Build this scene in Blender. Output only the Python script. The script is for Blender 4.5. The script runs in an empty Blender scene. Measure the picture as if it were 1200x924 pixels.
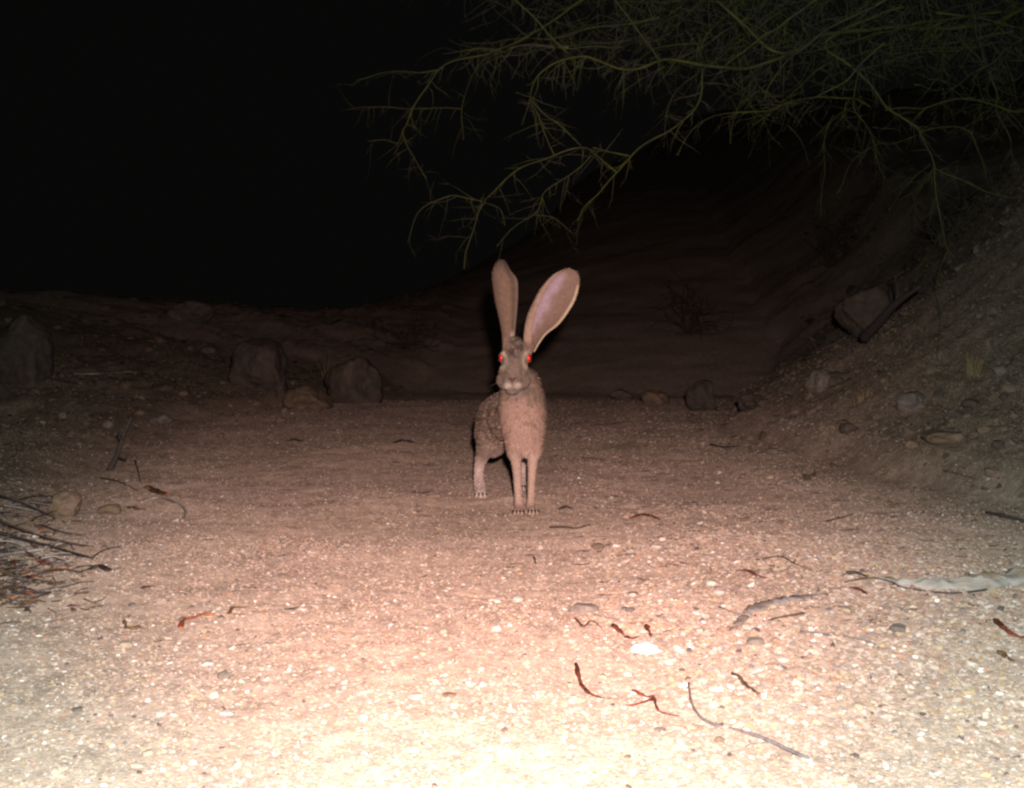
import bpy, bmesh, math, random
import numpy as np
from mathutils import Vector, Matrix, noise as mnoise
random.seed(7); rng = np.random.default_rng(7)
S = bpy.context.scene
COL = S.collection

# ------------------------------------------------------------------ camera
F = 1414.0; CX, CY = 600.0, 462.0; CAM_H = 0.45; HOR = 385.0
PITCH = math.atan((CY - HOR) / F)
cam_d = bpy.data.cameras.new('camera'); cam = bpy.data.objects.new('camera', cam_d); COL.objects.link(cam)
cam_d.sensor_width = 36; cam_d.lens = 36 * F / 1200.0
cam_d.clip_start = 0.02; cam_d.clip_end = 400
cam.location = (0, 0, CAM_H); cam.rotation_euler = (math.radians(90) - PITCH, 0, 0)
S.camera = cam
# ------------------------------------------------------------------ night sky
w = bpy.data.worlds.new('World'); S.world = w; w.use_nodes = True
bg = w.node_tree.nodes['Background']
bg.inputs[0].default_value = (0.0024, 0.0023, 0.0022, 1); bg.inputs[1].default_value = 1.0
# ------------------------------------------------------------------ the flash of the camera trap
def flash(name, color, power, cone, aim):
    l = bpy.data.lights.new(name, 'SPOT'); l.energy = power; l.color = color
    l.spot_size = math.radians(cone); l.spot_blend = 1.0; l.shadow_soft_size = 0.016
    o = bpy.data.objects.new(name, l); COL.objects.link(o)
    o.location = (0.036, -0.01, CAM_H + 0.085)
    d = Vector(aim) - o.location
    o.rotation_euler = d.to_track_quat('-Z', 'Y').to_euler()
    return o
flash('camera_flash', (0.90, 0.97, 0.925), 305, 112, (0.02, 4.0, -0.10))
flash('camera_flash', (1.0, 0.42, 0.34), 330, 50, (-0.10, 4.0, 0.08))  # second lamp added at the same spot, tints the flash's centre redder
# ------------------------------------------------------------------ exposure
S.view_settings.view_transform = 'Standard'; S.view_settings.look = 'None'
S.view_settings.exposure = 0.0; S.view_settings.gamma = 1.0
try: S.view_settings.use_curve_mapping = False
except Exception: pass
S.render.resolution_x = 1024; S.render.resolution_y = 788
S.render.engine = 'CYCLES'
S.cycles.filter_width = 2.5
S.cycles.max_bounces = 3

# ================================================================== helpers
def ray(px, py):
    """direction with y component 1"""
    a = (px - CX) / F; b = -(py - CY) / F
    c, s = math.cos(PITCH), math.sin(PITCH)
    y = c + b * s; z = -s + b * c
    return Vector((a / y, 1.0, z / y))
def at(px, py, d):
    return Vector((0, 0, CAM_H)) + ray(px, py) * d
def sst(a, b, x):
    t = np.clip((x - a) / (b - a), 0, 1); return t * t * (3 - 2 * t)
def _h(ix, iy, seed):
    v = np.sin(ix * 127.1 + iy * 311.7 + seed * 74.7) * 43758.5453
    return v - np.floor(v)
def vn(x, y, seed=0):
    xi = np.floor(x); yi = np.floor(y); fx = x - xi; fy = y - yi
    fx = fx * fx * (3 - 2 * fx); fy = fy * fy * (3 - 2 * fy)
    a = _h(xi, yi, seed); b = _h(xi + 1, yi, seed); c = _h(xi, yi + 1, seed); d = _h(xi + 1, yi + 1, seed)
    return (a * (1 - fx) + b * fx) * (1 - fy) + (c * (1 - fx) + d * fx) * fy
def fbm(x, y, seed=0, o=4):
    s = 0; a = 0.5
    for k in range(o):
        s = s + a * (vn(x * 2**k, y * 2**k, seed + k * 13) - 0.5) * 2; a *= 0.5
    return s
def toes(y):
    xl = -np.interp(y, [0, 2, 3, 4.5, 6, 7.2, 9, 14, 40], [1.15, 1.05, 1.12, 1.35, 1.5, 1.2, 0.9, 0.6, 0.0])
    xr = np.interp(y, [0, 2.2, 2.9, 3.6, 5.2, 6.2, 8, 12, 40], [1.55, 1.35, 1.25, 1.05, 1.0, 1.08, 1.5, 2.6, 6])
    return xl, xr
def H(x, y):
    x = np.asarray(x, float); y = np.asarray(y, float)
    xl, xr = toes(y)
    xl = xl + fbm(y * 1.3, y * 0 + 3.1, 5, 3) * 0.16; xr = xr + fbm(y * 1.1, y * 0 + 9.1, 8, 3) * 0.14
    tl = np.maximum(xl - x, 0); tr = np.maximum(x - xr, 0)
    z = 0.016 * fbm(x * 1.6, y * 1.6, 1, 3) + 0.010 * fbm(x * 7, y * 7, 2, 3) + 0.0045 * fbm(x * 24, y * 24, 6, 2)
    zl = 0.05 * sst(0, .25, tl) + 0.60 * sst(0.1, 4.8, tl) * sst(2.5, 9, y) + 0.03 * np.minimum(tl, 8)
    zl = zl * (1 - 0.85 * sst(12, 22, y))
    zr = 0.055 * sst(0, .12, tr) + 0.28 * np.minimum(tr, 6) + 0.30 * np.minimum(tr, 1.7) ** 2 * sst(2.5, 4.5, y)
    z = z + zl + zr
    m = np.clip(sst(0, .8, tl) + sst(0, .5, tr), 0, 1)
    z = z + m * (0.075 * fbm(x * 2.2, y * 2.2, 21, 4) + 0.045 * fbm(x * 8, y * 8, 27, 4) + 0.02 * fbm(x * 22, y * 22, 29, 3))
    # far bank closing the wash, then hills
    z = z - 0.10 * sst(7.3, 9.0, y) * (1 - np.clip(sst(0, .5, tl) + sst(0, .5, tr), 0, 1))
    far = np.maximum(y + 0.2 * x - 10.3, 0) * 0.175 * sst(-9, 2.5, x - 0.06 * y)
    z = z + np.minimum(far, 9) + sst(10, 16, y) * (0.15 * fbm(x * .45, y * .45, 33, 2) + .012 * fbm(x * 2, y * 2, 35, 2))
    # mound of litter at the left edge
    tm = np.clip(-(x + 0.97 + 0.5 * (y - 2.36)), 0, .45)
    z = z + .30 * tm * sst(1.75, 2.2, y) * (1 - sst(3.0, 3.5, y))
    z = z + sst(9, 14, y) * 0.05 * fbm(x * 1.2, y * 1.2, 41, 2)
    return z
def hz(x, y): return float(H(x, y))
def ground(px, py):
    r = ray(px, py); t = 0.4; last = t
    while t < 60:
        p = Vector((0, 0, CAM_H)) + r * t
        if p.z < hz(p.x, p.y): break
        last = t; t *= 1.02
    a, b = last, t
    for _ in range(14):
        m = (a + b) / 2; p = Vector((0, 0, CAM_H)) + r * m
        if p.z < hz(p.x, p.y): b = m
        else: a = m
    p = Vector((0, 0, CAM_H)) + r * b
    return Vector((p.x, p.y, hz(p.x, p.y)))

# ------------------------------------------------------------------ materials
def nodes(m):
    m.use_nodes = True; nt = m.node_tree; return nt, nt.nodes, nt.links
def mat(name, color, rough=0.85, var=0.25, scale=40, bump=0.3, bdist=0.002, attr=None, second=None, stretch=None, spec=0.3, drough=0.0):
    m = bpy.data.materials.new(name); nt, N, L = nodes(m); b = N['Principled BSDF']
    b.inputs['Roughness'].default_value = rough; b.inputs['Diffuse Roughness'].default_value = drough; b.inputs['Specular IOR Level'].default_value = spec
    tc = N.new('ShaderNodeTexCoord'); mp = N.new('ShaderNodeMapping'); L.new(tc.outputs['Object'], mp.inputs[0])
    if stretch: mp.inputs['Scale'].default_value = stretch
    n = N.new('ShaderNodeTexNoise'); n.inputs['Scale'].default_value = scale; n.inputs['Detail'].default_value = 5
    n.inputs['Roughness'].default_value = 0.65; L.new(mp.outputs[0], n.inputs[0])
    mr = N.new('ShaderNodeMapRange'); L.new(n.outputs[0], mr.inputs[0])
    mr.inputs[1].default_value = 0.3; mr.inputs[2].default_value = 0.7
    mr.inputs[3].default_value = 1 - var; mr.inputs[4].default_value = 1 + var
    mx = N.new('ShaderNodeMix'); mx.data_type = 'RGBA'; mx.blend_type = 'MULTIPLY'; mx.inputs[0].default_value = 1
    if attr:
        at_ = N.new('ShaderNodeAttribute'); at_.attribute_name = attr; src = at_.outputs['Color']; L.new(src, mx.inputs[6])
    elif second:
        m2 = N.new('ShaderNodeMix'); m2.data_type = 'RGBA'; n2 = N.new('ShaderNodeTexNoise'); n2.inputs['Scale'].default_value = scale * .3
        L.new(mp.outputs[0], n2.inputs[0]); r2 = N.new('ShaderNodeMapRange'); r2.inputs[1].default_value = .42; r2.inputs[2].default_value = .58
        L.new(n2.outputs[0], r2.inputs[0]); L.new(r2.outputs[0], m2.inputs[0])
        m2.inputs[6].default_value = (*color, 1); m2.inputs[7].default_value = (*second, 1); L.new(m2.outputs[2], mx.inputs[6])
    else: mx.inputs[6].default_value = (*color, 1)
    L.new(mr.outputs[0], mx.inputs[7]); L.new(mx.outputs[2], b.inputs['Base Color'])
    if bump:
        bp = N.new('ShaderNodeBump'); bp.inputs['Strength'].default_value = bump; bp.inputs['Distance'].default_value = bdist
        L.new(n.outputs[0], bp.inputs['Height']); L.new(bp.outputs[0], b.inputs['Normal'])
    return m

def ground_mat():
    m = bpy.data.materials.new('sandy_ground'); nt, N, L = nodes(m); b = N['Principled BSDF']
    b.inputs['Roughness'].default_value = 0.9; b.inputs['Specular IOR Level'].default_value = 0.1; b.inputs['Diffuse Roughness'].default_value = 0.25
    tc = N.new('ShaderNodeTexCoord'); co = tc.outputs['Object']
    def noise(sc, d=4):
        n = N.new('ShaderNodeTexNoise'); n.inputs['Scale'].default_value = sc; n.inputs['Detail'].default_value = d; L.new(co, n.inputs[0]); return n.outputs[0]
    def ramp(src, pts):
        r = N.new('ShaderNodeValToRGB'); e = r.color_ramp.elements
        while len(e) < len(pts): e.new(0.5)
        for k, (p, c) in enumerate(pts): e[k].position = p; e[k].color = (*c, 1)
        L.new(src, r.inputs[0]); return r.outputs[0]
    def mix(a, b_, f, mode='MIX'):
        x = N.new('ShaderNodeMix'); x.data_type = 'RGBA'; x.blend_type = mode
        for s, v in ((0, f), (6, a), (7, b_)):
            if hasattr(v, 'links'): L.new(v, x.inputs[s])
            else: x.inputs[s].default_value = v
        return x.outputs[2]
    v = N.new('ShaderNodeTexVoronoi'); v.inputs['Scale'].default_value = 230; L.new(co, v.inputs[0])
    v2 = N.new('ShaderNodeTexVoronoi'); v2.inputs['Scale'].default_value = 90; L.new(co, v2.inputs[0])
    sep = N.new('ShaderNodeSeparateColor'); L.new(v.outputs['Color'], sep.inputs[0])
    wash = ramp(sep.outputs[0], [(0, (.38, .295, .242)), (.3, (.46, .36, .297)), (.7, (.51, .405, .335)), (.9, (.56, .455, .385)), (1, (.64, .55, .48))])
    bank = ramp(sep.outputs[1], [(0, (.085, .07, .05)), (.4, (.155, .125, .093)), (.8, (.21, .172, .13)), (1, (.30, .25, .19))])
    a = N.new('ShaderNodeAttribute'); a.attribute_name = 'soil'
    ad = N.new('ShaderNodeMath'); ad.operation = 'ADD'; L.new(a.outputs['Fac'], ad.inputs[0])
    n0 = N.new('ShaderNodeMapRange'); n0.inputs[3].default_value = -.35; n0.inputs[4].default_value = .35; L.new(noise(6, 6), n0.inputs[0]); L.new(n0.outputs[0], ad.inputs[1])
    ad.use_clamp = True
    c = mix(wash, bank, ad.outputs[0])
    big = ramp(noise(3.0, 6), [(0.3, (.78, .77, .76)), (.7, (1.12, 1.1, 1.08))]); c = mix(c, big, 1.0, 'MULTIPLY')
    mid = ramp(noise(28, 5), [(0.32, (.74, .73, .72)), (.68, (1.16, 1.15, 1.14))]); c = mix(c, mid, 1.0, 'MULTIPLY')
    L.new(c, b.inputs['Base Color'])
    ns = N.new('ShaderNodeMath'); ns.operation = 'MULTIPLY_ADD'; L.new(v.outputs['Distance'], ns.inputs[0]); ns.inputs[1].default_value = -.5
    n3 = noise(60, 6); L.new(n3, ns.inputs[2])
    bp = N.new('ShaderNodeBump'); bp.inputs['Strength'].default_value = 0.6; bp.inputs['Distance'].default_value = 0.003
    L.new(ns.outputs[0], bp.inputs['Height']); L.new(bp.outputs[0], b.inputs['Normal'])
    return m

M = dict(
    gravel=mat('gravel', (0, 0, 0), .8, .12, 300, .2, .0006, attr='col', spec=.2, drough=0.3),
    fur=mat('fur', (0, 0, 0), .75, .08, 60, 0, attr='col', spec=.15),
    coat=mat('coat', (0, 0, 0), .9, .30, 220, .5, .002, attr='col', spec=.1),
    ear_out=mat('ear_back_fur', (.235, .165, .125), .85, .22, 90, .2, .0008),
    ear_in=mat('ear_inner_skin', (.29, .20, .17), .7, .2, 55, .2, .0008, second=(.34, .265, .30)),
    ear=mat('ear_fur', (0, 0, 0), .85, .10, 120, .2, .0008, attr='col', spec=.1),
    ear_rim=mat('ear_rim_fur', (.38, .31, .21), .85, .15, 90, .2, .0008),
    nose=mat('nose_skin', (.07, .045, .042), .5, .2, 200, .3, .0005),
    claw=mat('dark_claw', (.022, .018, .016), .45, .2, 200, .1, .0003),
    whisker=mat('whisker', (.2, .18, .16), .4, .05, 100, 0),
    rock=mat('granite_rock', (.10, .076, .060), .9, .4, 18, .9, .015, second=(.08, .067, .055)),
    rock_grey=mat('grey_rock', (.15, .13, .115), .9, .3, 30, .7, .008, second=(.19, .16, .135)),
    rock_tan=mat('tan_rock', (.21, .155, .11), .9, .3, 30, .7, .008, second=(.16, .12, .08)),
    stone_pale=mat('pale_stone', (.50, .43, .38), .8, .2, 60, .5, .003),
    stone_yellow=mat('yellow_stone', (.40, .33, .24), .8, .2, 60, .5, .003),
    rock_white=mat('white_quartz', (.82, .79, .78), .6, .1, 60, .5, .003),
    twig_dark=mat('dark_twig', (.055, .045, .042), .85, .4, 120, .5, .001),
    twig_grey=mat('grey_twig', (.17, .15, .15), .85, .35, 120, .5, .001),
    twig_brown=mat('brown_twig', (.12, .075, .05), .85, .35, 120, .5, .001),
    twig_pale=mat('pale_stick', (.40, .36, .33), .85, .3, 120, .5, .001),
    pod_red=mat('red_brown_pod', (.20, .050, .03), .6, .45, 90, .5, .001, second=(.09, .03, .022)),
    pod_orange=mat('orange_leaf', (.50, .17, .06), .6, .4, 90, .5, .001, second=(.28, .07, .035)),
    leaf_brown=mat('brown_dry_leaf', (.20, .115, .06), .7, .4, 90, .5, .001),
    leaf_dark=mat('dark_dry_leaf', (.075, .055, .045), .8, .4, 90, .5, .001),
    log=mat('weathered_log', (.26, .19, .12), .95, .4, 45, 1.0, .008, second=(.34, .325, .30), drough=.5, stretch=(.35, 1.5, 1.5)),
    bark_pale=mat('pale_bark', (.40, .36, .35), .9, .3, 60, .8, .003, second=(.31, .25, .21)),
    pv=mat('palo_verde_bark', (.056, .062, .012), .7, .35, 25, .4, .001, second=(.038, .042, .014)),
    pv_twig=mat('palo_verde_twig', (.078, .086, .022), .8, .4, 30, .3, .001, second=(.068, .064, .045)),
    grass=mat('dry_grass', (.22, .17, .09), .9, .3, 50, 0),
    shrub=mat('bush_twig', (.11, .09, .06), .9, .4, 10, 0),
)

# ------------------------------------------------------------------ mesh helpers
def link(name, verts, faces, m=None, parent=None, smooth=True, mats=None, fm=None, cols=None):
    me = bpy.data.meshes.new(name)
    if isinstance(verts, np.ndarray) and isinstance(faces, np.ndarray):
        nv = len(verts); nf, k = faces.shape
        me.vertices.add(nv); me.vertices.foreach_set('co', verts.astype(np.float32).ravel())
        me.loops.add(nf * k); me.loops.foreach_set('vertex_index', faces.astype(np.int32).ravel())
        me.polygons.add(nf); me.polygons.foreach_set('loop_start', np.arange(0, nf * k, k, dtype=np.int32))
        me.update(calc_edges=True)
    else:
        me.from_pydata([tuple(v) for v in verts], [], [tuple(f) for f in faces]); me.update()
    me.polygons.foreach_set('use_smooth', [smooth] * len(me.polygons))
    for q in (mats or ([m] if m else [])): me.materials.append(q)
    if fm is not None: me.polygons.foreach_set('material_index', fm)
    if cols is not None:
        a = me.color_attributes.new('col', 'FLOAT_COLOR', 'POINT')
        c = np.ones((len(verts), 4), np.float32); c[:, :3] = cols; a.data.foreach_set('color', c.ravel())
    o = bpy.data.objects.new(name, me); COL.objects.link(o)
    if parent: o.parent = parent; o.matrix_parent_inverse = Matrix.Translation(-parent.location)
    return o
def tag(o, label=None, cat=None, group=None, kind=None):
    if label: o['label'] = label
    if cat: o['category'] = cat
    if group: o['group'] = group
    if kind: o['kind'] = kind
    return o
def empty(name, loc):
    o = bpy.data.objects.new(name, None); COL.objects.link(o); o.location = loc; o.empty_display_size = .05; return o
def smooth_path(pts, rad, n=6):
    pts = [Vector(p) for p in pts]
    if len(pts) < 3: n = max(n, 3)
    P = [pts[0] * 2 - pts[1]] + pts + [pts[-1] * 2 - pts[-2]]
    out, rr = [], []
    for i in range(1, len(P) - 2):
        p0, p1, p2, p3 = P[i - 1:i + 3]
        for k in range(n):
            t = k / n
            out.append(0.5 * ((2 * p1) + (p2 - p0) * t + (2 * p0 - 5 * p1 + 4 * p2 - p3) * t * t + (3 * p1 - p0 - 3 * p2 + p3) * t ** 3))
            rr.append(rad[i - 1] * (1 - t) + rad[i] * t)
    out.append(pts[-1]); rr.append(rad[-1]); return out, rr
class MB:
    def __init__(s): s.v = []; s.f = []; s.m = []
    def tube(s, pts, rad, n=6, flat=1.0, mi=0, smooth=6, up=Vector((0, 0, 1))):
        if smooth: pts, rad = smooth_path(pts, rad, smooth)
        b0 = len(s.v)
        for i, p in enumerate(pts):
            t = (pts[min(i + 1, len(pts) - 1)] - pts[max(i - 1, 0)])
            if t.length < 1e-9: t = Vector((1, 0, 0))
            t.normalize(); u = t.cross(up)
            if u.length < .05: u = t.cross(Vector((1, 0, 0)))
            u.normalize(); v = u.cross(t)
            for k in range(n):
                a = 2 * math.pi * k / n
                s.v.append(p + u * (math.cos(a) * rad[i]) + v * (math.sin(a) * rad[i] * flat))
        for i in range(len(pts) - 1):
            for k in range(n):
                a = b0 + i * n + k; b = b0 + i * n + (k + 1) % n
                s.f.append((a, b, b + n, a + n)); s.m.append(mi)
        for e, rev in ((0, 1), (len(pts) - 1, 0)):
            c = len(s.v); s.v.append(pts[e]); 
            for k in range(n):
                a = b0 + e * n + k; b = b0 + e * n + (k + 1) % n
                s.f.append((b, a, c) if rev else (a, b, c)); s.m.append(mi)
    def build(s, name, m, parent=None, mats=None): return link(name, s.v, s.f, m, parent, mats=mats, fm=s.m)

# ================================================================== GROUND
def axis(lo, dlo, dhi, hi, step, g=1.12):
    a = list(np.arange(dlo, dhi, step)); s = step
    while a[-1] < hi: s *= g; a.append(a[-1] + s)
    s = step
    while a[0] > lo: s *= g; a.insert(0, a[0] - s)
    return np.array(a)
xs = axis(-90, -3.4, 3.4, 90, .018); ys_n = np.arange(.7, 3.4, .014)
ys = list(ys_n); s_ = .014
while ys[-1] < 110: s_ = min(s_ * 1.012, 3); ys.append(ys[-1] + s_)
s_ = .05
while ys[0] > -8: s_ *= 1.2; ys.insert(0, ys[0] - s_)
ys = np.array(ys)
X, Y = np.meshgrid(xs, ys); Z = H(X, Y)
nx, ny = len(xs), len(ys)
V = np.stack([X.ravel(), Y.ravel(), Z.ravel()], 1)
i = np.arange(nx * ny).reshape(ny, nx)
Fq = np.stack([i[:-1, :-1].ravel(), i[:-1, 1:].ravel(), i[1:, 1:].ravel(), i[1:, :-1].ravel()], 1)
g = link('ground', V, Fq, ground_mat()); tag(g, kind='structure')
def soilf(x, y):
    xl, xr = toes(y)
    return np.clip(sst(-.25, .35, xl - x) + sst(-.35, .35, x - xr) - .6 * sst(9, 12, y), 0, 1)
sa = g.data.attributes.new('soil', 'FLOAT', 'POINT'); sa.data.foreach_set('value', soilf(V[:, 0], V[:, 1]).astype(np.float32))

# gravel: real little stones, one uncountable mass
ico_v = []; ph = (1 + 5 ** .5) / 2
for a_, b_ in ((-1, ph), (1, ph), (-1, -ph), (1, -ph)): ico_v.append((a_, b_, 0))
for a_, b_ in ((-1, ph), (1, ph), (-1, -ph), (1, -ph)): ico_v.append((0, a_, b_))
for a_, b_ in ((-1, ph), (1, ph), (-1, -ph), (1, -ph)): ico_v.append((b_, 0, a_))
ico_v = np.array(ico_v, float); ico_v /= np.linalg.norm(ico_v[0])
ico_f = np.array([(0,11,5),(0,5,1),(0,1,7),(0,7,10),(0,10,11),(1,5,9),(5,11,4),(11,10,2),(10,7,6),(7,1,8),(3,9,4),(3,4,2),(3,2,6),(3,6,8),(3,8,9),(4,9,5),(2,4,11),(6,2,10),(8,6,7),(9,8,1)])
oct_v = np.array([(1,0,0),(-1,0,0),(0,1,0),(0,-1,0),(0,0,1),(0,0,-1)], float)
oct_f = np.array([(0,2,4),(2,1,4),(1,3,4),(3,0,4),(2,0,5),(1,2,5),(3,1,5),(0,3,5)])
def stones(px, py, sz, cols, sink=.25, lo=False):
    n = len(px); bv, bf = (oct_v, oct_f) if lo else (ico_v, ico_f); K = len(bv)
    v = np.repeat(bv[None], n, 0) * (1 + .28 * rng.standard_normal((n, K, 1)))
    sc = np.stack([sz * rng.uniform(.8, 1.35, n), sz * rng.uniform(.7, 1.1, n), sz * rng.uniform(.45, .85, n)], 1)
    v = v * sc[:, None, :]
    a = rng.uniform(0, 6.283, n); c, s = np.cos(a)[:, None], np.sin(a)[:, None]
    tl = rng.uniform(-.5, .5, (n, 1)); z0 = v[..., 2] + tl * v[..., 0]
    x = v[..., 0] * c - v[..., 1] * s; y = v[..., 0] * s + v[..., 1] * c
    z = z0 + (H(px, py) + sc[:, 2] * sink)[:, None]
    P = np.stack([x + px[:, None], y + py[:, None], z], 2).reshape(-1, 3)
    Fc = (bf[None] + (np.arange(n) * K)[:, None, None]).reshape(-1, 3)
    return P, Fc, np.repeat(cols, K, 0)
PAL = np.array([(.42,.31,.25),(.36,.24,.18),(.50,.40,.33),(.60,.53,.47),(.48,.35,.20),(.30,.26,.25),(.22,.19,.19),(.85,.82,.78),(.42,.24,.17),(.12,.09,.085),(.55,.44,.30)])
PW = np.array([.24,.17,.18,.10,.05,.07,.035,.025,.06,.015,.055]); PW /= PW.sum()
PB = np.array([.20,.15,.10,.04,.09,.16,.12,.004,.05,.08,.03]); PB /= PB.sum()
def scatter(n, d0, d1, smin, smax, sexp, grow, lo=False, clod=False):
    d = rng.uniform(d0, d1, n) if not lo else np.exp(rng.uniform(math.log(d0), math.log(d1), n))
    x = rng.uniform(-.50, .50, n) * d
    s = smin * (smax / smin) ** (rng.uniform(0, 1, n) ** sexp) * (1 + grow * (d - 1))
    s = s * (1 + .9 * np.clip(fbm(x * 2.5, d * 2.5, 55, 3) + .35 * np.sign(x - .15), 0, .8))
    keep = (fbm(x * 5, d * 5, 77, 3) + rng.uniform(-.8, .8, n)) > -.35
    x, d, s = x[keep], d[keep], s[keep]
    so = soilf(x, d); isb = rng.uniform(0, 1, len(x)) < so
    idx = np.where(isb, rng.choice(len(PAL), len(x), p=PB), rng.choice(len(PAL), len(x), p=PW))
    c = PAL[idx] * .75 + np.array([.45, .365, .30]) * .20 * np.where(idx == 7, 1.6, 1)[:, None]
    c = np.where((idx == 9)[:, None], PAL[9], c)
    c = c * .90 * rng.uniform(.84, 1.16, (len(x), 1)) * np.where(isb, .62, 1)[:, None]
    if clod:
        k_ = isb & (rng.uniform(0, 1, len(x)) < .85); x, d, s, c = x[k_], d[k_], s[k_], np.array([.15, .12, .09]) * rng.uniform(.5, 1.5, (k_.sum(), 1))
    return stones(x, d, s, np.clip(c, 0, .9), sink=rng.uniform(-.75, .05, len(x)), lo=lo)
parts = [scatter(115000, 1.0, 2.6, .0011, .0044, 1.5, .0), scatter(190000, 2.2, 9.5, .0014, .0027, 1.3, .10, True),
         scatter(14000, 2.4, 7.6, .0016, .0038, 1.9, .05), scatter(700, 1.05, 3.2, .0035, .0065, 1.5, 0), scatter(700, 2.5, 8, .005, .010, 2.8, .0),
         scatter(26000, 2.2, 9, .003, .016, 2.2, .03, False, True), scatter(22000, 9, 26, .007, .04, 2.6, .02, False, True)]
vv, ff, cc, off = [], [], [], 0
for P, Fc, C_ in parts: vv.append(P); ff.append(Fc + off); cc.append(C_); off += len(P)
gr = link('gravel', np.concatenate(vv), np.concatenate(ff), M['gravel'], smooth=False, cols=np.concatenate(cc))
tag(gr, 'coarse pinkish tan sand and gravel grains covering the wash', 'gravel', kind='stuff')

# tiny plant crumbs too fine to count
mb = MB()
for k in range(760):
    d = random.uniform(1.7, 7.5); x = random.uniform(-.47, .47) * d
    if random.random() < .45: x = random.uniform(.05, .47) * d
    L_ = random.uniform(.004, .026); a = random.uniform(-.7, .7) if random.random() < .7 else random.uniform(0, 3.1)
    z = hz(x, d); r = random.uniform(.0006, .0016)
    mid = Vector((x, d, z + r * .5 + .0005)); e = Vector((math.cos(a), math.sin(a), 0)) * L_
    n_ = Vector((-e.y, e.x, 0)) * random.uniform(-.5, .5); mb.tube([mid - e, mid - e * .2 + n_ * random.uniform(-1, 1), mid + e * .3 + n_, mid + e + Vector((0, 0, random.uniform(0, .003)))], [r * .5, r, r * random.uniform(.6, 1.5), r * .4], 4, mi=random.choice([0, 1, 1, 2]), smooth=2)
tag(mb.build('plant_crumbs', None, mats=[M['twig_dark'], M['twig_brown'], M['leaf_brown']]), 'tiny dark scraps of twig and leaf peppered over the gravel', 'plant litter', kind='stuff')

# ================================================================== ROCKS
def rock(px, py, w_px, h_px, m, label, seed, depth=1.0, group=None, name='rock', yaw=None, sink=.22, cat='rock', cuts=9):
    """px,py = where its base meets the ground; w,h in photo pixels"""
    g_ = ground(px, py); s = g_.y / F; w_ = w_px * s / 2; h_ = h_px * s
    r = random.Random(seed); bm = bmesh.new(); bmesh.ops.create_icosphere(bm, subdivisions=5 if w_px > 25 else 4, radius=1)
    pl = []
    for k in range(cuts):
        n = Vector((r.gauss(0, 1), r.gauss(0, 1), r.gauss(0, .8))).normalized(); pl.append((n, r.uniform(.60, .92)))
    for v in bm.verts:
        d = v.co.normalized(); rad = 1.0
        for n, q in pl:
            c = d.dot(n)
            if c > .01: 
                t = q / c; rad = min(rad, t) if abs(rad - t) > .03 else min(rad, t) - .008
        rad += .16 * mnoise.noise(d * 1.6 + Vector((seed, 0, 0))) + .05 * mnoise.noise(d * 6 + Vector((seed, 5, 0))) + .02 * mnoise.noise(d * 15)
        v.co = d * rad
        v.co.x *= w_ * 1.12; v.co.y *= w_ * depth * 1.1; v.co.z *= h_ / (2 - 2 * sink) * 1.12
    me = bpy.data.meshes.new(name); bm.to_mesh(me); bm.free()
    me.polygons.foreach_set('use_smooth', [True] * len(me.polygons)); me.materials.append(m)
    o = bpy.data.objects.new(name, me); COL.objects.link(o)
    o.location = g_ + Vector((0, w_ * depth * .8, h_ / (2 - 2 * sink) * (1 - 2 * sink)))
    o.rotation_euler = (0, 0, yaw if yaw is not None else r.uniform(0, 6) if abs(depth - 1) < .2 else 0)
    tag(o, label, cat, group); return o
GB = 'boulders along the far edge of the wash'
rock(14, 447, 70, 72, M['rock'], 'large dim boulder cut by the left edge of the picture', 1, group=GB)
rock(303, 460, 74, 60, M['rock'], 'tall rounded boulder standing on the far left bank, largest in the middle distance', 2, group=GB)
rock(412, 474, 62, 52, M['rock'], 'squat boulder at the right end of the far left bank', 3, group=GB)
rock(358, 482, 52, 28, M['rock_tan'], 'low pale rock leaning against the squat boulder on the far left', 4, group=GB)
rock(769, 474, 30, 17, M['rock_tan'], 'small boxy pale rock on the far wash floor right of the hare', 5, group=GB, cuts=7)
rock(826, 482, 38, 34, M['rock'], 'dim upright rock at the foot of the right bank', 6, group=GB)
rock(729, 468, 26, 10, M['rock_grey'], 'small flat rock on the wash floor left of the boxy rock', 7, group=GB)
rock(1022, 390, 62, 58, M['rock'], 'large pale boulder high on the right bank below the hanging branches', 8, group=GB)
rock(212, 375, 60, 22, M['rock_grey'], 'broad low rock on the crest of the left bank', 9, group=GB)
rock(190, 462, 34, 14, M['rock'], 'small low rock on the slope left of the tall rounded boulder', 19, group=GB)
rock(243, 415, 20, 9, M['rock_grey'], 'little pale rock high on the slope left of the tall boulder', 10, group=GB)
rock(963, 458, 32, 22, M['rock_grey'], 'greyish rock on the shoulder of the right bank', 11, group=GB)
rock(885, 480, 42, 16, M['rock'], 'low rock where the right bank meets the wash', 12, group=GB)
GN = 'small stones lying on the near ground'
rock(72, 606, 38, 26, M['rock_tan'], 'tan angular stone beside the twig pile on the left', 13, group=GN)
rock(186, 499, 22, 14, M['rock_grey'], 'small rounded stone behind the upright dead stem', 14, group=GN)
rock(758, 768, 33, 12, M['rock_white'], 'bright white flat stone right of the centre foreground', 15, group=GN, depth=.6)
rock(686, 718, 32, 9, M['rock_grey'], 'flat grey stone above the curled red pod', 16, group=GN, depth=.6, sink=.3)
rock(886, 756, 22, 8, M['rock_grey'], 'flat grey stone below the strip of pale bark', 17, group=GN, depth=.6, sink=.3)
rock(1055, 742, 18, 9, M['rock_grey'], 'small grey stone under the middle of the weathered log', 18, group=GN)
rock(262, 797, 16, 9, M['rock_grey'], 'small bluish stone in the bright foreground on the left', 20, group=GN)
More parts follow.
